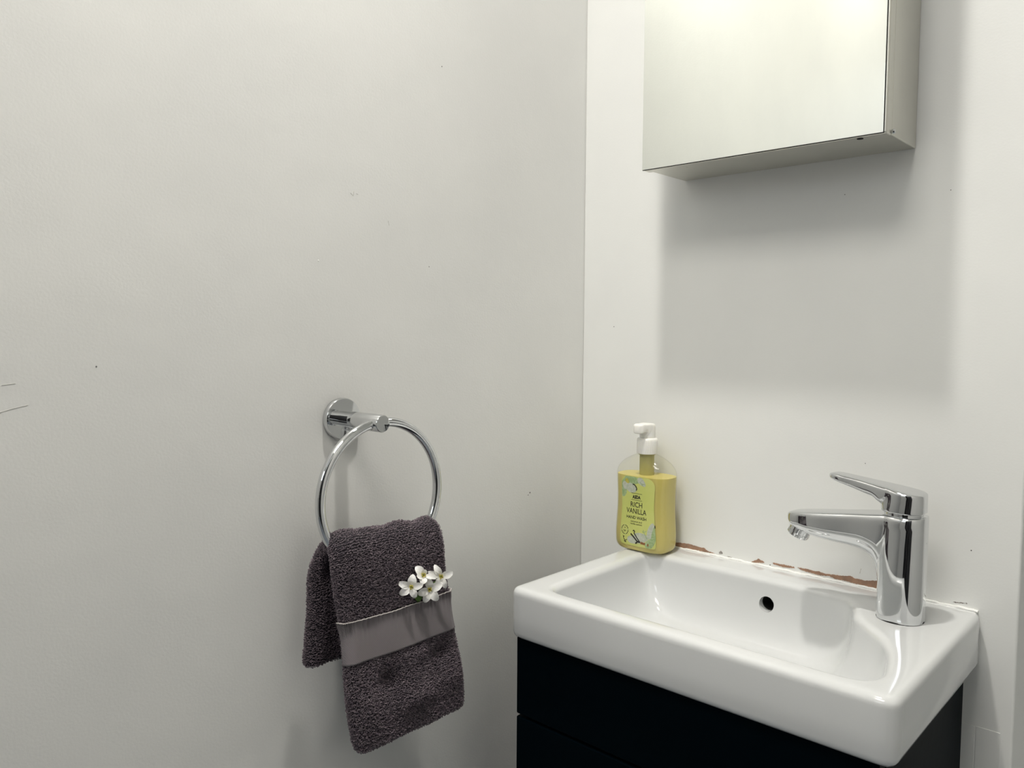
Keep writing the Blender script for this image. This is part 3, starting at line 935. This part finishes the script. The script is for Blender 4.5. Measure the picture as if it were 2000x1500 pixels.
# ------------------------------------------------------------------ hand wash bottle
BX, BY, BZ = 0.1475, -0.0385, 0.8503
bot = thing('soap_bottle', (BX, BY, BZ), 'clear pump bottle of yellow hand wash on the back left corner of the basin', 'bottle')
prof = [(0.0000, 0.0340, 0.0200, 3.2), (0.0006, 0.0372, 0.0225, 3.2), (0.0025, 0.0402, 0.0243, 3.2), (0.0065, 0.0428, 0.0256, 3.2), (0.0125, 0.0440, 0.0262, 3.2), (0.0250, 0.0443, 0.0262, 3.2), (0.0420, 0.0434, 0.0258, 3.2),
        (0.0600, 0.0424, 0.0254, 3.2), (0.0780, 0.0423, 0.0254, 3.2), (0.0950, 0.0430, 0.0256, 3.2), (0.1060, 0.0437, 0.0257, 3.1), (0.1120, 0.0434, 0.0254, 3.0), (0.1180, 0.0415, 0.0245, 2.9),
        (0.1235, 0.0375, 0.0232, 2.7), (0.1285, 0.0318, 0.0212, 2.5), (0.1325, 0.0252, 0.0186, 2.3), (0.1355, 0.0186, 0.0156, 2.1), (0.1372, 0.0145, 0.0138, 2.0), (0.1385, 0.0135, 0.0135, 2.0), (0.1440, 0.0132, 0.0132, 2.0)]
PR = catmull(np.array(prof), np.linspace(0, len(prof) - 1, 90))
PR[:, 0] = np.maximum.accumulate(PR[:, 0])


def se_loop(a, b_, e, z, n=72):
    return [(BX + a * sgnpow(math.cos(q), 2 / e), BY + b_ * sgnpow(math.sin(q), 2 / e), BZ + z) for q in [2 * PI * k / n for k in range(n)]]


def prof_at(z):
    return [float(np.interp(z, PR[:, 0], PR[:, k])) for k in (1, 2, 3)]


lp = [se_loop(a, b_, e, z) for z, a, b_, e in PR]
shell = MB().loft(lp, True, False).build('bottle_shell', M['clear'], bot, angle=80)
LQ = 0.1075
liq = []
for z in np.linspace(0.0014, LQ, 50):
    a, b_, e = prof_at(z)
    liq.append(se_loop(a - 0.0009, b_ - 0.0009, e, z))
a, b_, e = prof_at(LQ)
liq.append(se_loop(a - 0.0025, b_ - 0.0025, e, LQ + 0.0001))
MB().loft(liq).build('hand_wash', M['soap'], bot, angle=50)
# pump housing seen through the clear shoulder
hous = MB().lathe([(0.0005, LQ), (0.0105, LQ), (0.0105, 0.1370), (0.0125, 0.1370), (0.0125, 0.1400), (0.0005, 0.1400)], (BX, BY, BZ), 32).build('pump_housing', M['dip'], bot)
# ridged collar
col = []
for r_, h in ((0.0125, 0.1384), (0.0146, 0.1384), (0.0149, 0.1394), (0.0149, 0.1560), (0.0144, 0.1590), (0.0132, 0.1606), (0.0075, 0.1612)):
    L = []
    for k in range(120):
        q = 2 * PI * k / 120
        rr = r_ - (0.0003 if (k % 4 in (0, 1)) and 0.1390 < h < 0.1580 else 0)
        L.append((BX + rr * math.cos(q), BY + rr * math.sin(q), BZ + h))
    col.append(L)
MB().loft(col).build('pump_collar', M['pump'], bot, angle=50)
MB().lathe([(0.0068, 0.1600), (0.0068, 0.1680), (0.0010, 0.1682)], (BX, BY, BZ), 28).build('pump_stem', M['pump'], bot)
# pump head with nozzle pointing into the room
def W_p(s, h):
    body_ = circ(s, 0.0105, 2.2)
    if s > 0:
        tg = 0.0098 - 0.0015 * sstep(0.0, 0.022, s)
        if s > 0.017: tg *= max(0.0, 1 - ((s - 0.017) / 0.0075) ** 3) ** 0.5
        tg *= sstep(0.160, 0.170, h)
        return max(body_, tg) + 0.00005
    return body_ + 0.00005
pt = [(0.0242, 0.1740), (0.0235, 0.1795), (0.020, 0.1815), (0.016, 0.1820), (0.012, 0.1816), (0.004, 0.1820), (-0.003, 0.1815), (-0.008, 0.1803), (-0.0100, 0.1785), (-0.0104, 0.177)]
pb = [(0.0241, 0.1705), (0.0234, 0.1682), (0.020, 0.1682), (0.016, 0.1698), (0.0130, 0.1702), (0.0106, 0.1675), (0.0100, 0.1610), (0.000, 0.1608), (-0.0085, 0.1608), (-0.0104, 0.1612)]
MB().loft(fan_loft(pt, pb, W_p, [3.5, 5, 6, 6, 6, 6, 6, 6, 6, 6], [3.5, 5, 5, 4, 3, 3, 4, 12, 16, 16], lambda s, t, h: (BX + t - s * 0.10, BY - s, BZ + h), 40, 56)).build('pump_head', M['pump'], bot, angle=50)


# label on the front face, follows the bottle
def front(x, z, lift):
    a, b_, e = prof_at(z - BZ)
    u = min(0.999, abs((x - BX) / a))
    return (x, BY - b_ * (1 - u ** e) ** (1 / e) - lift, z)


LZ0, LZ1 = 0.8585, 0.9575
LX = [(0.8585, 0.1205, 0.1795), (0.875, 0.1205, 0.1792), (0.895, 0.1217, 0.1768), (0.915, 0.1226, 0.1752), (0.935, 0.1219, 0.1758), (0.9575, 0.1206, 0.1775)]
def label_span(z):
    l = np.interp(z, [q[0] for q in LX], [q[1] for q in LX]); r = np.interp(z, [q[0] for q in LX], [q[2] for q in LX])
    for edge, rad_l, rad_r in ((LZ0, 0.006, 0.005), (LZ1, 0.011, 0.014)):
        d = abs(z - edge)
        for which, rd in ((0, rad_l), (1, rad_r)):
            if d < rd:
                ins = rd - math.sqrt(max(0, rd * rd - (rd - d) ** 2))
                if which == 0: l += ins
                else: r -= ins
    return l, r
nz_, nx_ = 64, 24
zz = LZ0 + (LZ1 - LZ0) * (1 - np.cos(np.linspace(0, PI, nz_))) / 2
vs = []
for z in zz:
    l, r = label_span(z)
    for i in range(nx_):
        vs.append(front(l + (r - l) * i / (nx_ - 1), z, 0.00025))
k0 = len(vs)
for z in zz:
    l, r = label_span(z)
    for i in range(nx_):
        vs.append(front(l + (r - l) * i / (nx_ - 1), z, 0.00005))
fs = [(i * nx_ + j, i * nx_ + j + 1, (i + 1) * nx_ + j + 1, (i + 1) * nx_ + j) for i in range(nz_ - 1) for j in range(nx_ - 1)]
label = MB().add(vs, fs + [tuple(k0 + x for x in f[::-1]) for f in fs]).build('label', M['label'], bot, angle=80)


def printed(name, material, outline, lift, clip=True):
    """flat print: closed outline in label x, z"""
    pts = []
    for (x, z) in outline:
        if clip:
            z = min(max(z, LZ0 + 0.0004), LZ1 - 0.0004)
            l, r = label_span(z)
            x = min(max(x, l + 0.0002), r - 0.0002)
        pts.append((x, z))
    cx_ = sum(p[0] for p in pts) / len(pts); cz_ = sum(p[1] for p in pts) / len(pts)
    n = len(pts)
    vs = [front(cx_, cz_, lift)] + [front(x, z, lift) for x, z in pts]
    mid = [front((x + cx_) / 2, (z + cz_) / 2, lift) for x, z in pts]
    vs += mid
    fs = []
    for i in range(n):
        j = (i + 1) % n
        fs.append((1 + i, 1 + j, 1 + n + j, 1 + n + i))
        fs.append((1 + n + i, 1 + n + j, 0))
    return MB().add(vs, fs).build(name, material, label, smooth=False)


def leaf(cx, cz, ln, wd, deg, n=20):
    a = math.radians(deg); o_ = []
    for k in range(n):
        q = 2 * PI * k / n
        u = math.cos(q) * ln / 2; v = math.sin(q) * wd / 2 * (1 - 0.25 * math.cos(q))
        o_.append((cx + u * math.cos(a) - v * math.sin(a), cz + u * math.sin(a) + v * math.cos(a)))
    return o_


def strip(pts, w):
    P_ = [Vector(p) for p in pts]; L_, R_ = [], []
    for i, p in enumerate(P_):
        t = (P_[min(i + 1, len(P_) - 1)] - P_[max(i - 1, 0)]).normalized()
        nn = Vector((-t.y, t.x)) * w / 2
        L_.append(p + nn); R_.append(p - nn)
    return L_, R_


def inkline(name, pts, w, lift=0.00048, material=None, clip=False):
    L_, R_ = strip(pts, w)
    n = len(L_)
    vs = [front(p.x, p.y, lift) for p in L_ + R_]
    return MB().add(vs, [(i, i + 1, n + i + 1, n + i) for i in range(n - 1)]).build(name, material or M['ink'], label, smooth=False)


# plant pictures, upper left
printed('printed_leaf', M['sage'], leaf(0.1255, 0.9400, 0.027, 0.012, 84), 0.00030)
printed('printed_leaf', M['sage'], leaf(0.1400, 0.9530, 0.026, 0.013, -8), 0.00032)
printed('printed_leaf', M['greyleaf'], leaf(0.1560, 0.9510, 0.016, 0.009, -40), 0.00034)
printed('printed_flower', M['greyleaf'], leaf(0.1395, 0.9405, 0.017, 0.013, -20), 0.00038)
printed('printed_flower', M['greyleaf'], leaf(0.1300, 0.9440, 0.013, 0.012, 30), 0.00040)
printed('printed_flower', M['olive'], leaf(0.1318, 0.9500, 0.008, 0.0058, -50), 0.00044)
inkline('printed_vanilla_pod', [(0.1412, 0.9465), (0.1440, 0.9462), (0.1465, 0.9440), (0.1482, 0.9408), (0.1478, 0.9388), (0.1466, 0.9392)], 0.0017)
inkline('printed_twig', [(0.1530, 0.9510), (0.1565, 0.9480), (0.1590, 0.9450)], 0.0007, material=M['sage'])
inkline('printed_twig', [(0.1565, 0.9480), (0.1605, 0.9488)], 0.0007, material=M['sage'])
# plant pictures, lower right
printed('printed_leaf', M['greyleaf'], leaf(0.1722, 0.8835, 0.024, 0.011, 80), 0.00030)
printed('printed_leaf', M['sage'], leaf(0.1765, 0.8790, 0.024, 0.007, 86), 0.00034)
printed('printed_leaf', M['greyleaf'], leaf(0.1560, 0.8715, 0.026, 0.015, 10), 0.00032)
printed('printed_leaf', M['sage'], leaf(0.1715, 0.8665, 0.020, 0.011, 50), 0.00036)
printed('printed_leaf', M['greyleaf'], leaf(0.1425, 0.8665, 0.018, 0.010, -10), 0.00034)
inkline('printed_vanilla_pod', [(0.1395, 0.8755), (0.1445, 0.8715), (0.1500, 0.8665), (0.1545, 0.8650)], 0.0022)
inkline('printed_vanilla_pod', [(0.1432, 0.8795), (0.1445, 0.8810), (0.1462, 0.8800), (0.1452, 0.8770), (0.1500, 0.8710), (0.1555, 0.8650)], 0.0016)
inkline('printed_vanilla_pod', [(0.1475, 0.8625), (0.1510, 0.8650)], 0.0022)
inkline('printed_bark', [(0.1560, 0.8650), (0.1690, 0.8635)], 0.0034, material=M['rust'])
inkline('printed_twig', [(0.1600, 0.8840), (0.1620, 0.8790), (0.1665, 0.8720)], 0.0009, material=M['sage'])
inkline('printed_twig', [(0.1585, 0.8815), (0.1615, 0.8800), (0.1650, 0.8835)], 0.0009, material=M['sage'])
inkline('printed_twig', [(0.1772, 0.8925), (0.1778, 0.8885)], 0.0012)


def lettering(txt, x, z, cap, width=None, bold=0.0):
    cu = bpy.data.curves.new('lettering', 'FONT')
    cu.body = txt; cu.size = 1.0; cu.align_x = 'CENTER'; cu.offset = bold; cu.resolution_u = 3
    to = bpy.data.objects.new('lettering', cu)
    COL.objects.link(to)
    bpy.context.view_layer.update()
    dg_ = bpy.context.evaluated_depsgraph_get()
    me_ = bpy.data.meshes.new_from_object(to.evaluated_get(dg_))
    bpy.data.objects.remove(to)
    co = np.zeros(len(me_.vertices) * 3); me_.vertices.foreach_get('co', co); co = co.reshape(-1, 3)
    h = 0.69
    sx = (width / (co[:, 0].max() - co[:, 0].min())) if width else cap / h
    sz = cap / h
    new = [front(x + p[0] * sx, z + (p[1] - h / 2) * sz, 0.00040) for p in co]
    me_.vertices.foreach_set('co', np.array(new).reshape(-1))
    me_.update()
    me_.name = 'lettering'
    o_ = bpy.data.objects.new('lettering', me_)
    COL.objects.link(o_)
    me_.materials.clear(); me_.materials.append(M['ink'])
    o_.parent = label
    o_.matrix_parent_inverse = Matrix.Identity(4)
    return o_


XM = 0.1482
lettering('ASDA', XM - 0.0004, 0.9288, 0.0044, 0.0136, bold=0.055)
inkline('printed_rule', [(XM - 0.0090, 0.9338), (XM + 0.0088, 0.9338)], 0.00045)
inkline('printed_rule', [(XM - 0.0090, 0.9243), (XM + 0.0088, 0.9243)], 0.00045)
lettering('RICH', XM - 0.0004, 0.9178, 0.0072, 0.0195, bold=0.008)
lettering('VANILLA', XM - 0.0004, 0.9085, 0.0072, 0.0330, bold=0.008)
lettering('HAND WASH', XM - 0.0002, 0.8993, 0.0041, 0.0330, bold=0.012)
lettering('coconut and', XM, 0.8938, 0.0023, 0.0185, bold=0.006)
lettering('vanilla extract', XM, 0.8902, 0.0023, 0.0195, bold=0.006)
# recycling style round badge: dashed ring with marks, and little leaf sign below
for k in range(16):
    a0_, a1_ = 2 * PI * k / 16, 2 * PI * (k + 0.62) / 16
    inkline('printed_badge', [(0.1292 + 0.0058 * math.cos(q), 0.8797 + 0.0064 * math.sin(q)) for q in np.linspace(a0_, a1_, 3)], 0.0012, material=M['sage'] if k % 4 == 0 else None)
inkline('printed_badge', [(0.1277, 0.8818), (0.1292, 0.8832), (0.1306, 0.8818)], 0.0006)
inkline('printed_badge', [(0.1270, 0.8795), (0.1284, 0.8765), (0.1300, 0.8790), (0.1312, 0.8772)], 0.0008)
inkline('printed_leaf_sign', [(0.1262, 0.8705), (0.1275, 0.8662), (0.1305, 0.8640), (0.1335, 0.8660)], 0.0009)
inkline('printed_leaf_sign', [(0.1283, 0.8640), (0.1292, 0.8625), (0.1318, 0.8622)], 0.0014)
inkline('printed_leaf_sign', [(0.1272, 0.8690), (0.1285, 0.8700)], 0.0008)
